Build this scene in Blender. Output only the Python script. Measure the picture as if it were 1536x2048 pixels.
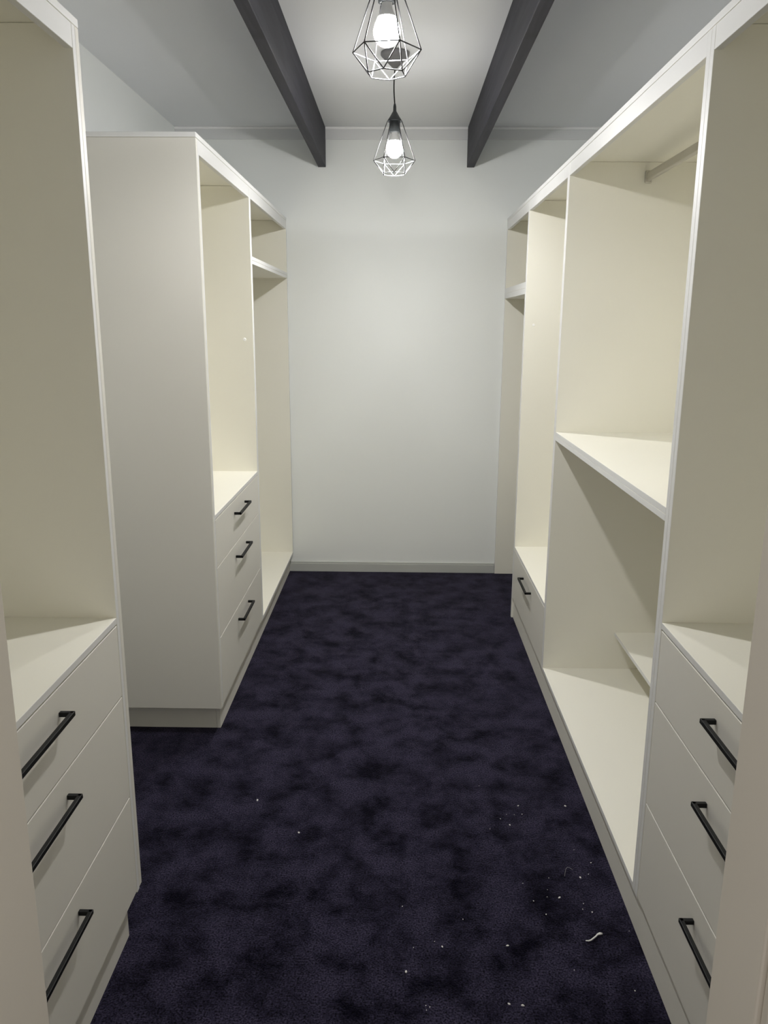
import bpy, bmesh, math, random
from mathutils import Matrix, Vector

for o in list(bpy.data.objects):
    bpy.data.objects.remove(o, do_unlink=True)
C = bpy.context.scene.collection
S = bpy.context.scene
random.seed(7)

# ------------------------------------------------------------------ camera
pitch, yaw, roll, FPX, EYE = 0.23185, 0.01673, 0.00545, 1588.7, 1.56
f = Vector((-math.sin(yaw) * math.cos(pitch), math.cos(yaw) * math.cos(pitch), -math.sin(pitch)))
r = Vector((math.cos(yaw), math.sin(yaw), 0))
u = r.cross(f)
r2 = r * math.cos(roll) + u * math.sin(roll)
u2 = u * math.cos(roll) - r * math.sin(roll)
cam_data = bpy.data.cameras.new('camera')
cam_data.sensor_fit = 'HORIZONTAL'
cam_data.sensor_width = 36.0
cam_data.lens = 36.0 * FPX / 1536.0
cam_data.clip_start = 0.02
cam = bpy.data.objects.new('camera', cam_data)
C.objects.link(cam)
m = Matrix((r2, u2, -f)).transposed().to_4x4()
m.translation = Vector((0, 0, EYE))
cam.matrix_world = m
S.camera = cam

# ------------------------------------------------------------------ world, exposure
BULB_STRENGTH = 3300.0
w = bpy.data.worlds.new('dim_hallway_light')
w.use_nodes = True
w.node_tree.nodes['Background'].inputs[0].default_value = (1.0, 0.93, 0.85, 1)
w.node_tree.nodes['Background'].inputs[1].default_value = 0.58
S.world = w
S.view_settings.view_transform = 'Standard'
S.view_settings.look = 'None'
S.view_settings.gamma = 1.0
S.view_settings.exposure = 0.0
S.view_settings.use_curve_mapping = False
S.cycles.use_denoising = True
S.cycles.max_bounces = 14
S.cycles.diffuse_bounces = 10
S.cycles.glossy_bounces = 4
S.cycles.sample_clamp_indirect = 6.0
S.cycles.caustics_reflective = False
S.cycles.caustics_refractive = False


# ------------------------------------------------------------------ materials
def mat(name, col, rough=0.5, spec=0.3, metal=0.0, bump=None, noise=None, emit=None):
    mt = bpy.data.materials.new(name)
    mt.use_nodes = True
    nt = mt.node_tree
    b = nt.nodes['Principled BSDF']
    b.inputs['Base Color'].default_value = (*col, 1)
    b.inputs['Roughness'].default_value = rough
    b.inputs['Specular IOR Level'].default_value = spec
    b.inputs['Metallic'].default_value = metal
    tc = nt.nodes.new('ShaderNodeTexCoord')
    if noise:
        sc, amt = noise
        n = nt.nodes.new('ShaderNodeTexNoise')
        n.inputs['Scale'].default_value = sc
        n.inputs['Detail'].default_value = 4
        mix = nt.nodes.new('ShaderNodeMix')
        mix.data_type = 'RGBA'
        mix.inputs[6].default_value = (*[c * (1 - amt) for c in col], 1)
        mix.inputs[7].default_value = (*[min(1, c * (1 + amt)) for c in col], 1)
        nt.links.new(tc.outputs['Object'], n.inputs['Vector'])
        nt.links.new(n.outputs['Fac'], mix.inputs[0])
        nt.links.new(mix.outputs[2], b.inputs['Base Color'])
    if bump:
        sc, st, dist = bump
        n2 = nt.nodes.new('ShaderNodeTexNoise')
        n2.inputs['Scale'].default_value = sc
        n2.inputs['Detail'].default_value = 3
        bp = nt.nodes.new('ShaderNodeBump')
        bp.inputs['Strength'].default_value = st
        bp.inputs['Distance'].default_value = dist
        nt.links.new(tc.outputs['Object'], n2.inputs['Vector'])
        nt.links.new(n2.outputs['Fac'], bp.inputs['Height'])
        nt.links.new(bp.outputs['Normal'], b.inputs['Normal'])
    if emit:
        b.inputs['Emission Color'].default_value = (*emit[0], 1)
        b.inputs['Emission Strength'].default_value = emit[1]
    return mt


M_CREAM = mat('cream_melamine', (0.82, 0.804, 0.730), 0.38, 0.3, noise=(3.0, 0.012))
M_FRONT = mat('white_melamine', (0.69, 0.673, 0.622), 0.42, 0.3, noise=(2.0, 0.01))
M_EDGE = mat('neutral_white_edging', (0.70, 0.70, 0.695), 0.42, 0.3)
M_WALL = mat('cool_white_wall_paint', (0.84, 0.86, 0.85), 0.75, 0.2, bump=(180, 0.08, 0.002), noise=(1.3, 0.012))
M_CEIL = mat('white_ceiling_paint', (0.77, 0.78, 0.80), 0.85, 0.15, bump=(140, 0.06, 0.002), noise=(1.1, 0.012))
M_TRIM = mat('white_gloss_trim', (0.93, 0.93, 0.93), 0.4, 0.35)
M_SKIRT = mat('skirting_shade_in_colour', (0.50, 0.51, 0.49), 0.45, 0.3)  # base colour darkened to stand in for the dim grazing light down there
M_BOARD = mat('cornice_board_paint', (0.72, 0.73, 0.735), 0.6, 0.25)
M_JAMB = mat('off_white_door_frame_paint', (0.68, 0.643, 0.58), 0.45, 0.3, noise=(4.0, 0.02))
M_BLACK = mat('matt_black_handle', (0.006, 0.0065, 0.0065), 0.5, 0.25)
M_WIRE = mat('black_painted_wire', (0.06, 0.06, 0.064), 0.5, 0.4)
M_CAP = mat('black_painted_metal', (0.03, 0.034, 0.036), 0.45, 0.4)
M_ROSE = mat('dark_grey_plastic', (0.24, 0.24, 0.25), 0.5, 0.3)
M_CORD = mat('black_cable', (0.012, 0.012, 0.012), 0.6, 0.2)
M_RAIL = mat('satin_oval_rail', (0.55, 0.53, 0.48), 0.35, 0.5, metal=0.6)


def bulb_material(name, strength):
    """the diodes sit behind the dome and throw their light downwards: bright tip, dimmer shoulder"""
    mt = mat(name, (0.9, 0.9, 0.9), 0.4, 0.2, emit=((1.0, 0.99, 0.975), strength))
    nt = mt.node_tree
    geo = nt.nodes.new('ShaderNodeNewGeometry')
    sep = nt.nodes.new('ShaderNodeSeparateXYZ')
    nt.links.new(geo.outputs['Position'], sep.inputs[0])
    mr = nt.nodes.new('ShaderNodeMapRange')
    mr.interpolation_type = 'SMOOTHSTEP'
    mr.inputs['From Min'].default_value = 2.250
    mr.inputs['From Max'].default_value = 2.268
    mr.inputs['To Min'].default_value = strength
    mr.inputs['To Max'].default_value = strength * 0.034
    nt.links.new(sep.outputs[2], mr.inputs['Value'])
    nt.links.new(mr.outputs['Result'], nt.nodes['Principled BSDF'].inputs['Emission Strength'])
    return mt


M_BULB_NEAR = bulb_material('lit_bulb_glass', BULB_STRENGTH * 0.88)
M_BULB_FAR = bulb_material('lit_bulb_glass', BULB_STRENGTH * 1.04)
M_BODY = mat('white_bulb_body', (0.8, 0.8, 0.8), 0.4, 0.3)
M_FLECK = mat('pale_crumb', (0.78, 0.77, 0.74), 0.6, 0.2)
M_STRIP = mat('clear_white_plastic', (0.82, 0.82, 0.80), 0.25, 0.5)


def carpet_material():
    mt = bpy.data.materials.new('navy_cut_pile_carpet')
    mt.use_nodes = True
    nt = mt.node_tree
    N, L = nt.nodes, nt.links
    b = N['Principled BSDF']
    b.inputs['Roughness'].default_value = 1.0
    b.inputs['Specular IOR Level'].default_value = 0.05
    b.inputs['Sheen Weight'].default_value = 0.22
    b.inputs['Sheen Roughness'].default_value = 0.30
    b.inputs['Sheen Tint'].default_value = (0.55, 0.52, 0.72, 1)
    tc = N.new('ShaderNodeTexCoord')
    mp = N.new('ShaderNodeMapping')
    mp.inputs['Scale'].default_value = (1.0, 0.95, 1)
    L.new(tc.outputs['Object'], mp.inputs['Vector'])
    n1 = N.new('ShaderNodeTexNoise')
    n1.inputs['Scale'].default_value = 8.0
    n1.inputs['Detail'].default_value = 6
    n1.inputs['Roughness'].default_value = 0.68
    n1.inputs['Distortion'].default_value = 0.15
    L.new(mp.outputs['Vector'], n1.inputs['Vector'])
    r1 = N.new('ShaderNodeValToRGB')
    r1.color_ramp.elements[0].position = 0.36
    r1.color_ramp.elements[0].color = (0.0022, 0.0019, 0.0055, 1)
    r1.color_ramp.elements[1].position = 0.60
    r1.color_ramp.elements[1].color = (0.0255, 0.0225, 0.041, 1)
    L.new(n1.outputs['Fac'], r1.inputs['Fac'])
    n2 = N.new('ShaderNodeTexNoise')
    n2.inputs['Scale'].default_value = 210.0
    n2.inputs['Detail'].default_value = 3
    L.new(tc.outputs['Object'], n2.inputs['Vector'])
    r2_ = N.new('ShaderNodeMapRange')
    r2_.inputs['From Min'].default_value = 0.3
    r2_.inputs['From Max'].default_value = 0.7
    r2_.inputs['To Min'].default_value = 0.0
    r2_.inputs['To Max'].default_value = 2.1
    L.new(n2.outputs['Fac'], r2_.inputs['Value'])
    mul = N.new('ShaderNodeMix')
    mul.data_type = 'RGBA'
    mul.blend_type = 'MULTIPLY'
    mul.inputs[0].default_value = 1.0
    L.new(r1.outputs['Color'], mul.inputs[6])
    L.new(r2_.outputs['Result'], mul.inputs[7])
    L.new(mul.outputs[2], b.inputs['Base Color'])
    add = N.new('ShaderNodeMath')
    add.operation = 'MULTIPLY_ADD'
    add.inputs[1].default_value = 0.12
    L.new(n1.outputs['Fac'], add.inputs[0])
    L.new(n2.outputs['Fac'], add.inputs[2])
    bp = N.new('ShaderNodeBump')
    bp.inputs['Strength'].default_value = 0.9
    bp.inputs['Distance'].default_value = 0.004
    L.new(add.outputs[0], bp.inputs['Height'])
    L.new(bp.outputs['Normal'], b.inputs['Normal'])
    return mt


def beam_material():
    mt = bpy.data.materials.new('charcoal_stained_timber')
    mt.use_nodes = True
    nt = mt.node_tree
    N, L = nt.nodes, nt.links
    b = N['Principled BSDF']
    b.inputs['Roughness'].default_value = 0.6
    b.inputs['Specular IOR Level'].default_value = 0.25
    tc = N.new('ShaderNodeTexCoord')
    mp = N.new('ShaderNodeMapping')
    mp.inputs['Scale'].default_value = (26, 1.6, 26)
    L.new(tc.outputs['Object'], mp.inputs['Vector'])
    n1 = N.new('ShaderNodeTexNoise')
    n1.inputs['Scale'].default_value = 1.0
    n1.inputs['Detail'].default_value = 6
    n1.inputs['Distortion'].default_value = 1.2
    L.new(mp.outputs['Vector'], n1.inputs['Vector'])
    r1 = N.new('ShaderNodeValToRGB')
    r1.color_ramp.elements[0].position = 0.3
    r1.color_ramp.elements[0].color = (0.0155, 0.015, 0.0225, 1)
    r1.color_ramp.elements[1].position = 0.75
    r1.color_ramp.elements[1].color = (0.041, 0.0395, 0.050, 1)
    L.new(n1.outputs['Fac'], r1.inputs['Fac'])
    v = N.new('ShaderNodeTexVoronoi')
    v.inputs['Scale'].default_value = 2.2
    L.new(tc.outputs['Object'], v.inputs['Vector'])
    mr = N.new('ShaderNodeMapRange')
    mr.inputs['From Min'].default_value = 0.03
    mr.inputs['From Max'].default_value = 0.12
    mr.inputs['To Min'].default_value = 0.45
    mr.inputs['To Max'].default_value = 1.0
    L.new(v.outputs['Distance'], mr.inputs['Value'])
    mul = N.new('ShaderNodeMix')
    mul.data_type = 'RGBA'
    mul.blend_type = 'MULTIPLY'
    mul.inputs[0].default_value = 1.0
    L.new(r1.outputs['Color'], mul.inputs[6])
    L.new(mr.outputs['Result'], mul.inputs[7])
    L.new(mul.outputs[2], b.inputs['Base Color'])
    bp = N.new('ShaderNodeBump')
    bp.inputs['Strength'].default_value = 0.35
    bp.inputs['Distance'].default_value = 0.003
    L.new(n1.outputs['Fac'], bp.inputs['Height'])
    L.new(bp.outputs['Normal'], b.inputs['Normal'])
    return mt


M_CARPET = carpet_material()
M_BEAM = beam_material()


# ------------------------------------------------------------------ helpers
def add_box(bm, x0, x1, y0, y1, z0, z1, bevel=0.0):
    x0, x1 = min(x0, x1), max(x0, x1)
    g = bmesh.ops.create_cube(bm, size=1.0)
    vs = g['verts']
    for v in vs:
        v.co = Vector(((x0 + x1) / 2 + v.co.x * (x1 - x0), (y0 + y1) / 2 + v.co.y * (y1 - y0), (z0 + z1) / 2 + v.co.z * (z1 - z0)))
    if bevel:
        es = list({e for v in vs for e in v.link_edges})
        bmesh.ops.bevel(bm, geom=es, offset=bevel, segments=2, profile=0.5, affect='EDGES')


def obj(name, bm, mats, parent=None, origin=None, smooth=False):
    """link bm (in world coordinates) as one mesh object; origin = the world point its own origin sits on"""
    if origin is None:
        origin = Vector(parent['_o']) if parent is not None and '_o' in parent else Vector((0, 0, 0))
    origin = Vector(origin)
    for v in bm.verts:
        v.co -= origin
    me = bpy.data.meshes.new(name)
    bm.normal_update()
    bm.to_mesh(me)
    bm.free()
    for mt in (mats if isinstance(mats, (list, tuple)) else [mats]):
        me.materials.append(mt)
    if smooth:
        for p in me.polygons:
            p.use_smooth = True
    o = bpy.data.objects.new(name, me)
    C.objects.link(o)
    o['_o'] = tuple(origin)
    if parent is not None:
        o.parent = parent
        o.location = origin - Vector(parent['_o'])
    else:
        o.location = origin
    return o


def thing(name, label, cat, loc, group=None):
    o = bpy.data.objects.new(name, None)
    C.objects.link(o)
    o.empty_display_size = 0.1
    o.location = loc
    o['_o'] = tuple(loc)
    o['label'] = label
    o['category'] = cat
    if group:
        o['group'] = group
    return o


def tag(o, label, cat, group=None):
    o['label'] = label
    o['category'] = cat
    if group:
        o['group'] = group
    return o


def struct(name, bm, mt, parent=None):
    o = obj(name, bm, mt, parent)
    if parent is None:
        o['kind'] = 'structure'
    return o


def box_obj(name, x0, x1, y0, y1, z0, z1, mt, parent=None, bevel=0.0012, front=None):
    """a panel; front = +1 / -1 puts the white edge band on the face that looks along +x / -x"""
    bm = bmesh.new()
    add_box(bm, x0, x1, y0, y1, z0, z1, bevel)
    if front is not None:
        bm.normal_update()
        for fc in bm.faces:
            if fc.normal.x * front > 0.9:
                fc.material_index = 1
        return obj(name, bm, [mt, M_EDGE], parent, ((x0 + x1) / 2, (y0 + y1) / 2, z0))
    return obj(name, bm, mt, parent, ((x0 + x1) / 2, (y0 + y1) / 2, z0))


def add_tube(bm, pts, rad, seg=8, cap=True):
    pts = [Vector(p) for p in pts]
    rings = []
    prev = None
    for i, p in enumerate(pts):
        if i == 0:
            t = pts[1] - pts[0]
        elif i == len(pts) - 1:
            t = pts[-1] - pts[-2]
        else:
            t = (pts[i + 1] - pts[i]).normalized() + (pts[i] - pts[i - 1]).normalized()
        t.normalize()
        ref = prev if prev is not None else (Vector((0, 0, 1)) if abs(t.z) < 0.9 else Vector((1, 0, 0)))
        a = (ref - t * ref.dot(t)).normalized()
        prev = a
        bb = t.cross(a)
        rr = rad[i] if isinstance(rad, (list, tuple)) else rad
        rings.append([bm.verts.new(p + (a * math.cos(2 * math.pi * k / seg) + bb * math.sin(2 * math.pi * k / seg)) * rr) for k in range(seg)])
    for q in range(len(rings) - 1):
        for k in range(seg):
            bm.faces.new((rings[q][k], rings[q][(k + 1) % seg], rings[q + 1][(k + 1) % seg], rings[q + 1][k]))
    if cap:
        bm.faces.new(rings[0][::-1])
        bm.faces.new(rings[-1])


def add_lathe(bm, cx, cy, prof, seg=32):
    rings = []
    for (rr, z) in prof:
        if rr < 1e-6:
            rings.append([bm.verts.new((cx, cy, z))])
        else:
            rings.append([bm.verts.new((cx + rr * math.cos(2 * math.pi * k / seg), cy + rr * math.sin(2 * math.pi * k / seg), z)) for k in range(seg)])
    for a, b in zip(rings, rings[1:]):
        for k in range(seg):
            k2 = (k + 1) % seg
            if len(a) == 1 and len(b) == 1:
                continue
            if len(a) == 1:
                bm.faces.new((a[0], b[k2], b[k]))
            elif len(b) == 1:
                bm.faces.new((a[k], a[k2], b[0]))
            else:
                bm.faces.new((a[k], a[k2], b[k2], b[k]))
    bmesh.ops.recalc_face_normals(bm, faces=bm.faces)


# ------------------------------------------------------------------ dimensions (metres, camera stands at x = y = 0)
XWL, XWR = -1.297, 1.262          # side walls
YW = 4.928                        # far wall
YF0, YF1 = 0.73, 0.842            # doorway wall
ZC = 2.658                        # ceiling
LF, RF = -0.667, 0.631            # cabinet front planes, left and right
ZT = 2.150                        # underside of the top boards
ZFA = 2.103                       # underside of the fascias
ZP0, ZP1 = 0.115, 0.131           # floor panel of the bays
XBL, XBR = -1.288, 1.253          # cabinet backs

# ------------------------------------------------------------------ the setting
bm = bmesh.new()
add_box(bm, XWL - 0.1, XWR + 0.1, -0.6, YW + 0.1, -0.06, 0.0)
struct('floor', bm, M_CARPET)
bm = bmesh.new()
add_box(bm, XWL - 0.1, XWR + 0.1, YF0, YW + 0.1, ZC, ZC + 0.08)
struct('ceiling', bm, M_CEIL)
bm = bmesh.new()
add_box(bm, XWL - 0.1, XWL, YF0, YW + 0.1, 0, ZC)
struct('wall_left', bm, M_WALL)
bm = bmesh.new()
add_box(bm, XWR, XWR + 0.1, YF0, YW + 0.1, 0, ZC)
struct('wall_right', bm, M_WALL)
bm = bmesh.new()
add_box(bm, XWL, XWR, YW, YW + 0.1, 0, ZC)
struct('wall_back', bm, M_WALL)

XJL, XJR, ZH, TJ = -0.443, 0.398, 2.04, 0.03
bm = bmesh.new()
add_box(bm, XWL, XJL - TJ, YF0, YF1, 0, ZC)
add_box(bm, XJR + TJ, XWR, YF0, YF1, 0, ZC)
add_box(bm, XJL - TJ, XJR + TJ, YF0, YF1, ZH + TJ, ZC)
struct('wall_front', bm, M_WALL)

bm = bmesh.new()
add_box(bm, XJL - TJ, XJR + TJ, YF0, YF1, ZH, ZH + TJ, 0.002)
door = struct('door_1', bm, M_JAMB)
door['label'] = 'off white frame of the open doorway in the foreground'
for (a, b_) in ((XJL - TJ, XJL), (XJR, XJR + TJ)):
    box_obj('jamb', a, b_, YF0, YF1, 0, ZH, M_JAMB, door, 0.003)
for (a, b_) in ((XJL - 0.075, XJL - 0.006), (XJR + 0.006, XJR + 0.075)):
    box_obj('architrave', a, b_, YF0 - 0.018, YF0, 0, ZH + 0.006, M_JAMB, door, 0.004)
box_obj('architrave', XJL - 0.075, XJR + 0.075, YF0 - 0.018, YF0, ZH + 0.006, ZH + 0.075, M_JAMB, door, 0.004)

# skirting along the far wall between the two rows
bm = bmesh.new()
add_box(bm, -0.690, 0.6295, YW - 0.014, YW, 0, 0.054, 0.0015)
add_box(bm, -0.690, 0.6295, YW - 0.009, YW, 0.054, 0.064, 0.0012)
struct('baseboard_back', bm, M_SKIRT)

# cornice strip: flat board with a rounded bead under the ceiling
bm = bmesh.new()
add_box(bm, XWL, XWR, YW - 0.010, YW, 2.592, 2.646, 0.0015)
n0 = len(bm.faces)
add_box(bm, XWL, XWR, YW - 0.016, YW, 2.6455, ZC, 0.003)
for fc in list(bm.faces)[n0:]:
    fc.material_index = 1
struct('trim_1', bm, [M_BOARD, M_TRIM])

# two dark exposed beams
for (a, b_, lab) in ((-0.474, -0.430, 'charcoal timber ceiling beam above the left wardrobes'),
                     (0.385, 0.428, 'charcoal timber ceiling beam above the right wardrobes')):
    bm = bmesh.new()
    add_box(bm, a, b_, YF1, YW, 2.444, ZC, 0.0025)
    o = obj('ceiling_beam', bm, M_BEAM, None, ((a + b_) / 2, YW, 2.444))
    o['kind'] = 'structure'
    tag(o, lab, 'beam')


# ------------------------------------------------------------------ wardrobes
def add_handle(drawer, side, front, yc, zc, length=0.233):
    """square-section bar on two posts; side = +1 when the cabinet faces +x"""
    bm = bmesh.new()
    h, t, wd = 0.030, 0.0095, 0.010
    out = front + side * h
    inn = front + side * (h - t)
    add_box(bm, inn, out, yc - length / 2, yc + length / 2, zc - wd / 2, zc + wd / 2, 0.0014)
    for y in (yc - length / 2, yc + length / 2 - t):
        add_box(bm, front, out - side * 0.0006, y, y + t, zc - wd / 2, zc + wd / 2, 0.0014)
    o = obj('handle', bm, M_BLACK, drawer, (front, yc, zc))
    o['label'] = 'matt black square bar handle'
    return o


def add_drawer(root, side, front, y0, y1, z0, z1, handle=True):
    d = box_obj('drawer', front - side * 0.018, front, y0, y1, z0, z1, M_FRONT, root, 0.0014)
    add_handle(d, side, front, (y0 + y1) / 2, z1 - 0.053)
    return d


def wardrobe(label, side, y0, y1, t0, t1, group=None, zs0=ZP0, zs1=ZP0, zt=ZT, f_end0=False, f_end1=False):
    front, back = (LF, XBL) if side > 0 else (RF, XBR)
    root = thing('wardrobe_unit', label, 'wardrobe', (front, (y0 + y1) / 2, 0), group or 'wardrobe units along the two side walls')
    box_obj('side_panel', back, front, y0, y0 + t0, zs0, zt, M_CREAM, root, front=side)
    box_obj('side_panel', back, front, y1 - t1, y1, zs1, zt, M_CREAM, root, front=side)
    box_obj('back_panel', back, back + side * 0.009, y0 + t0, y1 - t1, min(zs0, ZP0), zt, M_CREAM, root, 0)
    box_obj('fascia', front - side * 0.017, front - side * 0.0004, y0 + t0, y1 - t1, ZFA, zt, M_EDGE, root)
    return root, front, back, y0 + t0, y1 - t1


def floor_panel(root, side, front, back, a, b_):
    box_obj('bottom_panel', back + side * 0.009, front, a, b_, ZP0, ZP1, M_CREAM, root, front=side)


def drawer_bank(root, side, front, back, a, b_):
    box_obj('drawer_top', back + side * 0.009, front, a, b_, 0.859, 0.875, M_CREAM, root, front=side)
    for z0, z1 in ((0.674, 0.8555), (0.398, 0.671), (0.122, 0.395)):
        add_drawer(root, side, front, a + 0.0025, b_ - 0.0025, z0, z1)


# right row, from the doorway to the far wall
ra = wardrobe('tall white wardrobe with three drawers, right of the doorway', -1, 0.850, 1.806, 0.018, 0.020)
drawer_bank(ra[0], -1, *ra[1:])

rb = wardrobe('widest white bay on the right, with middle shelf, hanging rail and low back shelf', -1, 1.8065, 3.192, 0.0215, 0.018)
floor_panel(rb[0], -1, *rb[1:])
root, fr, bk, a, b_ = rb
bm = bmesh.new()
for z0, z1 in ((1.112, 1.1285), (1.129, 1.1455)):
    add_box(bm, fr, bk - 0.009, a, b_, z0, z1, 0.001)
bm.normal_update()
for fc in bm.faces:
    if fc.normal.x < -0.9:
        fc.material_index = 1
obj('shelf', bm, [M_CREAM, M_EDGE], root, ((fr + bk) / 2, (a + b_) / 2, 1.112))
box_obj('shelf', 0.927, bk - 0.009, a, b_, 0.280, 0.296, M_CREAM, root, front=-1)
# oval rail on two end sockets
bm = bmesh.new()
seg = 20
ring = []
for y in (a + 0.002, b_ - 0.002):
    ring.append([bm.verts.new((0.921 + 0.0085 * math.cos(2 * math.pi * k / seg), y,
                               2.098 + (0.0085 if math.sin(2 * math.pi * k / seg) > 0 else -0.0085) + 0.0085 * math.sin(2 * math.pi * k / seg))) for k in range(seg)])
for k in range(seg):
    bm.faces.new((ring[0][k], ring[0][(k + 1) % seg], ring[1][(k + 1) % seg], ring[1][k]))
bm.faces.new(ring[0])
bm.faces.new(ring[1][::-1])
bmesh.ops.recalc_face_normals(bm, faces=bm.faces)
rail = obj('hanging_rail', bm, M_RAIL, root, (0.921, (a + b_) / 2, 2.098))
for y0, y1 in ((a, a + 0.009), (b_ - 0.009, b_)):
    bm = bmesh.new()
    add_box(bm, 0.909, 0.933, y0, y1, 2.076, 2.120, 0.003)
    obj('rail_socket', bm, M_RAIL, rail, (0.921, (y0 + y1) / 2, 2.098))

rc = wardrobe('white bay with one low drawer, second from the far wall on the right', -1, 3.1925, 4.120, 0.018, 0.016)
root, fr, bk, a, b_ = rc
box_obj('drawer_top', bk - 0.009, fr, a, b_, 0.393, 0.408, M_CREAM, root, front=-1)
add_drawer(root, -1, fr, a + 0.0025, b_ - 0.0025, 0.118, 0.390)
bm = bmesh.new()
bmesh.ops.create_cone(bm, cap_ends=True, segments=16, radius1=0.006, radius2=0.005, depth=0.002,
                      matrix=Matrix.Translation((0.676, b_ - 0.001, 1.561)) @ Matrix.Rotation(math.pi / 2, 4, 'X'))
obj('cover_cap', bm, M_TRIM, root, (0.676, b_, 1.561))

rd = wardrobe('narrow white bay open down to the carpet, in the far right corner', -1, 4.1205, YW - 0.002, 0.018, 0.020, zs0=0.0, zs1=0.0)
root, fr, bk, a, b_ = rd
bm = bmesh.new()
for z0, z1 in ((1.712, 1.7415), (1.742, 1.771)):
    add_box(bm, fr, bk - 0.009, a, b_, z0, z1, 0.001)
bm.normal_update()
for fc in bm.faces:
    if fc.normal.x < -0.9:
        fc.material_index = 1
obj('shelf', bm, [M_CREAM, M_EDGE], root, ((fr + bk) / 2, (a + b_) / 2, 1.712))

# left row
la = wardrobe('tall white wardrobe with three drawers, left of the doorway', 1, 0.850, 1.793, 0.018, 0.017)
drawer_bank(la[0], 1, *la[1:])
box_obj('end_panel', XBL, LF, 1.7935, 1.812, 0.119, ZT, M_FRONT, la[0])

lb = wardrobe('white bay over three drawers on the left, its closed end panel facing the doorway', 1, 2.8035, 3.7385, 0.0165, 0.018)
drawer_bank(lb[0], 1, *lb[1:])
box_obj('end_panel', XBL, LF, 2.785, 2.803, 0.119, ZT, M_FRONT, lb[0])
bm = bmesh.new()
bmesh.ops.create_cone(bm, cap_ends=True, segments=16, radius1=0.0075, radius2=0.006, depth=0.002,
                      matrix=Matrix.Translation((-0.707, lb[4] - 0.001, 1.489)) @ Matrix.Rotation(math.pi / 2, 4, 'X'))
obj('cover_cap', bm, M_TRIM, lb[0], (-0.707, lb[4], 1.489))

lc = wardrobe('white bay with one high shelf in the far left corner', 1, 3.739, YW - 0.002, 0.018, 0.020)
floor_panel(lc[0], 1, *lc[1:])
root, fr, bk, a, b_ = lc
bm = bmesh.new()
for z0, z1 in ((1.824, 1.8405), (1.841, 1.8575)):
    add_box(bm, bk + 0.009, fr, a, b_, z0, z1, 0.001)
bm.normal_update()
for fc in bm.faces:
    if fc.normal.x > 0.9:
        fc.material_index = 1
obj('shelf', bm, [M_CREAM, M_EDGE], root, ((fr + bk) / 2, (a + b_) / 2, 1.824))

# continuous boards that cap each row, and the recessed plinths under them
for (x0, x1, y0, y1, lab) in (
        (RF - 0.0005, XBR, 0.850, YW - 0.002, 'long white top board capping the whole right wardrobe row'),
        (XBL, LF + 0.0005, 0.850, 1.8125, 'short white top board on the wardrobe left of the doorway'),
        (XBL, LF + 0.0005, 2.7845, YW - 0.002, 'white top board capping the two far left wardrobe bays')):
    bm = bmesh.new()
    add_box(bm, x0, x1, y0, y1, ZT + 0.0006, ZT + 0.017, 0.0014)
    for fc in bm.faces:
        fc.normal_update()
        if fc.normal.z < -0.9:
            fc.material_index = 1
    tag(obj('top_board', bm, [M_EDGE, M_CREAM], None, ((x0 + x1) / 2, (y0 + y1) / 2, ZT)), lab, 'board', 'top boards capping the wardrobe rows')

for (x0, x1, y0, y1, xe, lab) in (
        (0.641, XBR, 0.850, 4.119, None, 'long recessed white plinth under the right wardrobe row'),
        (XBL, -0.690, 0.850, 1.757, 1, 'recessed white plinth under the wardrobe left of the doorway'),
        (XBL, -0.690, 2.857, YW - 0.002, 0, 'recessed white plinth under the two far left wardrobe bays')):
    bm = bmesh.new()
    if xe is None:
        add_box(bm, x0, x0 + 0.016, y0, y1, 0, ZP0 - 0.0005, 0.001)
        add_box(bm, x1 - 0.016, x1, y0, y1, 0, ZP0 - 0.0005, 0.001)
        for k in range(4):
            yy = y0 + (y1 - y0 - 0.016) * k / 3
            add_box(bm, x0 + 0.0162, x1 - 0.0162, yy, yy + 0.016, 0, ZP0 - 0.0005, 0.001)
    else:
        add_box(bm, x1 - 0.016, x1, y0, y1, 0, ZP0 - 0.0005, 0.001)
        add_box(bm, x0, x0 + 0.016, y0, y1, 0, ZP0 - 0.0005, 0.001)
        for k in range(3):
            yy = y0 + (y1 - y0 - 0.016) * k / 2
            add_box(bm, x0 + 0.0162, x1 - 0.0165, yy, yy + 0.016, 0, ZP0 - 0.0005, 0.001)
    tag(obj('plinth', bm, M_FRONT, None, ((x0 + x1) / 2, (y0 + y1) / 2, 0)), lab, 'plinth', 'plinths under the wardrobe rows')


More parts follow.
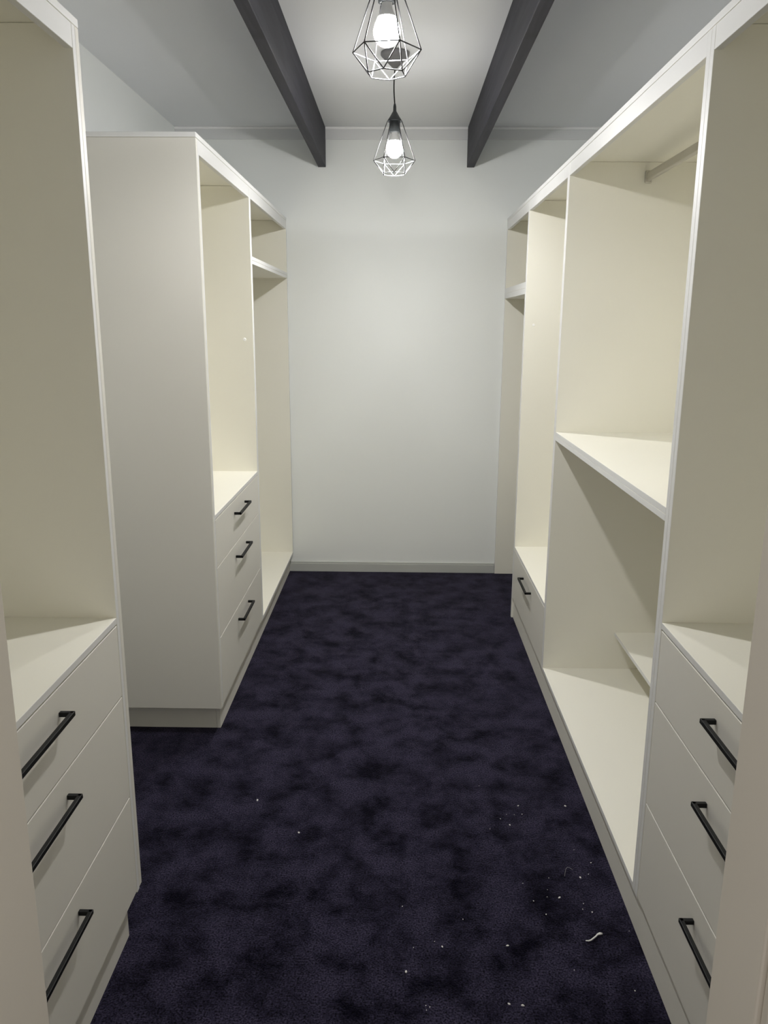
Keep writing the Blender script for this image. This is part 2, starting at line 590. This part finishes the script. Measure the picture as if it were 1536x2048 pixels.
# ------------------------------------------------------------------ pendant lamps
def pendant(label, x, y, rot, sway, m_bulb):
    root = thing('pendant_lamp', label, 'lamp', (x, y, ZC), 'wire cage pendant lamps')
    bm = bmesh.new()
    add_lathe(bm, x, y, [(0, ZC), (0.058, ZC), (0.060, ZC - 0.004), (0.060, ZC - 0.010), (0.057, ZC - 0.014), (0.036, ZC - 0.034), (0.012, ZC - 0.057), (0.006, ZC - 0.062), (0, ZC - 0.062)])
    obj('ceiling_rose', bm, M_ROSE, root, smooth=True)
    bm = bmesh.new()
    pts = [(x + sway * math.sin(math.pi * k / 8), y, ZC - 0.058 - 0.140 * k / 8) for k in range(9)]
    add_tube(bm, pts, 0.0026, 10)
    obj('cord', bm, M_CORD, root, smooth=True)
    bm = bmesh.new()
    add_lathe(bm, x, y, [(0, 2.464), (0.004, 2.463), (0.0062, 2.452), (0.0070, 2.434), (0.0100, 2.430), (0.0200, 2.413), (0.0315, 2.396), (0.0315, 2.394), (0.0300, 2.394), (0.0190, 2.411), (0, 2.424)], 36)
    cap_ = obj('shade_cap', bm, M_CAP, root, smooth=True)
    cap_['label'] = 'black metal cone at the top of the cage'
    bm = bmesh.new()
    add_lathe(bm, x, y, [(0, 2.418), (0.017, 2.412), (0.021, 2.400), (0.0225, 2.398), (0.0225, 2.352), (0.020, 2.350), (0.0150, 2.350), (0.0150, 2.360), (0, 2.360)], 28)
    obj('lamp_holder', bm, M_CAP, root, smooth=True)
    bm = bmesh.new()
    prof = [(0.0135, 2.358), (0.0135, 2.340), (0.0170, 2.330), (0.0235, 2.318), (0.0300, 2.303)]
    for k in range(1, 13):
        an = math.radians(25 - 115 * k / 12)
        prof.append((max(0, 0.0345 * math.cos(an)), 2.2845 + 0.0345 * math.sin(an)))
    prof[-1] = (0, prof[-1][1])
    add_lathe(bm, x, y, prof, 28)
    for fc in bm.faces:
        if fc.calc_center_median().z > 2.316:
            fc.material_index = 1
    bulb = obj('bulb', bm, [m_bulb, M_BODY], root, smooth=True)
    bulb['label'] = 'glowing white bulb'
    # cage: hexagonal ring, smaller lower hexagon turned by 30 degrees, straight wires
    bm = bmesh.new()
    A = [Vector((x + 0.0885 * math.cos(rot + k * math.pi / 3), y + 0.0885 * math.sin(rot + k * math.pi / 3), 2.241)) for k in range(6)]
    B = [Vector((x + 0.0510 * math.cos(rot + math.pi / 6 + k * math.pi / 3), y + 0.0510 * math.sin(rot + math.pi / 6 + k * math.pi / 3), 2.187)) for k in range(6)]
    T = [Vector((x + 0.0305 * math.cos(rot + k * math.pi / 3), y + 0.0305 * math.sin(rot + k * math.pi / 3), 2.396)) for k in range(6)]
    R = 0.00165
    for k in range(6):
        add_tube(bm, [A[k], A[(k + 1) % 6]], R, 8)
        add_tube(bm, [B[k], B[(k + 1) % 6]], R, 8)
        add_tube(bm, [A[k], B[k]], R, 8)
        add_tube(bm, [A[(k + 1) % 6], B[k]], R, 8)
        add_tube(bm, [T[k], A[k]], R, 8)
    for p in A + B:
        bmesh.ops.create_icosphere(bm, subdivisions=1, radius=R * 1.25, matrix=Matrix.Translation(p))
    cage = obj('wire_cage', bm, M_WIRE, root, smooth=True)
    cage['label'] = 'black wire cage shade'


pendant('nearer wire cage pendant lamp, partly cut off at the top', -0.037, 2.250, math.radians(-8), 0.0, M_BULB_NEAR)
pendant('farther wire cage pendant lamp, hanging before the end wall', -0.025, 3.644, math.radians(0), -0.004, M_BULB_FAR)

# ------------------------------------------------------------------ litter on the carpet
FLECKS = [(0.413, 2.36), (0.368, 2.311), (0.393, 2.309), (0.371, 2.255), (0.305, 2.232), (0.57, 2.363), (0.55, 2.135), (0.588, 2.076),
          (0.542, 2.011), (0.437, 1.956), (0.431, 1.927), (0.465, 1.925), (0.527, 1.903), (0.52, 1.881), (0.416, 1.859), (0.543, 1.87),
          (0.188, 1.835), (0.127, 1.737), (0.296, 1.744), (0.053, 1.732), (0.033, 1.654), (0.079, 1.554), (0.088, 1.55), (0.08, 1.541),
          (0.307, 1.56), (0.275, 1.563), (0.625, 1.803), (0.584, 1.608), (0.451, 1.668), (0.39, 1.91), (0.45, 2.006), (0.569, 2.025),
          (0.371, 1.981), (0.345, 2.286), (0.419, 2.313), (0.025, 1.88), (0.108, 1.754), (0.294, 2.474), (-0.46, 2.37), (-0.299, 2.198)]
BIG = {0: 1.3, 5: 1.7, 8: 1.4, 11: 1.5, 18: 1.5, 20: 1.5, 24: 1.6, 25: 1.3, 38: 1.9, 39: 1.4, 17: 1.1, 3: 1.2}
for i, (x, y) in enumerate(FLECKS):
    s = BIG.get(i, random.uniform(0.5, 0.9)) * 0.0019
    bm = bmesh.new()
    bmesh.ops.create_icosphere(bm, subdivisions=1, radius=s)
    an = random.uniform(0, math.pi)
    for v in bm.verts:
        v.co *= random.uniform(0.75, 1.25)
        v.co.x *= 1.5
        v.co.z *= 0.7
        v.co = Matrix.Rotation(an, 3, 'Z') @ v.co + Vector((x, y, 0.0012))
    tag(obj('crumb', bm, M_FLECK, None, (x, y, 0)), 'tiny pale crumb of building litter lying on the navy carpet', 'crumb', 'pale crumbs scattered on the carpet')

bm = bmesh.new()
pts = [(0.501, 1.763, 0.004), (0.508, 1.761, 0.005), (0.515, 1.763, 0.006), (0.522, 1.768, 0.007), (0.529, 1.774, 0.007), (0.536, 1.782, 0.007), (0.543, 1.786, 0.006), (0.550, 1.787, 0.005)]
add_tube(bm, pts, [0.0012, 0.0017, 0.0019, 0.0020, 0.0020, 0.0022, 0.0034, 0.0024], 8)
tag(obj('plastic_offcut', bm, M_STRIP, None, (0.525, 1.772, 0), smooth=True), 'curled white plastic offcut on the carpet near the right plinth', 'offcut')
bm = bmesh.new()
add_tube(bm, [(0.497, 2.012, 0.003), (0.501, 2.026, 0.005), (0.506, 2.040, 0.006), (0.512, 2.048, 0.006), (0.519, 2.046, 0.005), (0.526, 2.041, 0.003)], 0.0006, 6)
tag(obj('thread', bm, M_ROSE, None, (0.51, 2.03, 0), smooth=True), 'thin grey bent thread lying on the navy carpet', 'thread')

for o in bpy.data.objects:
    if '_o' in o:
        del o['_o']
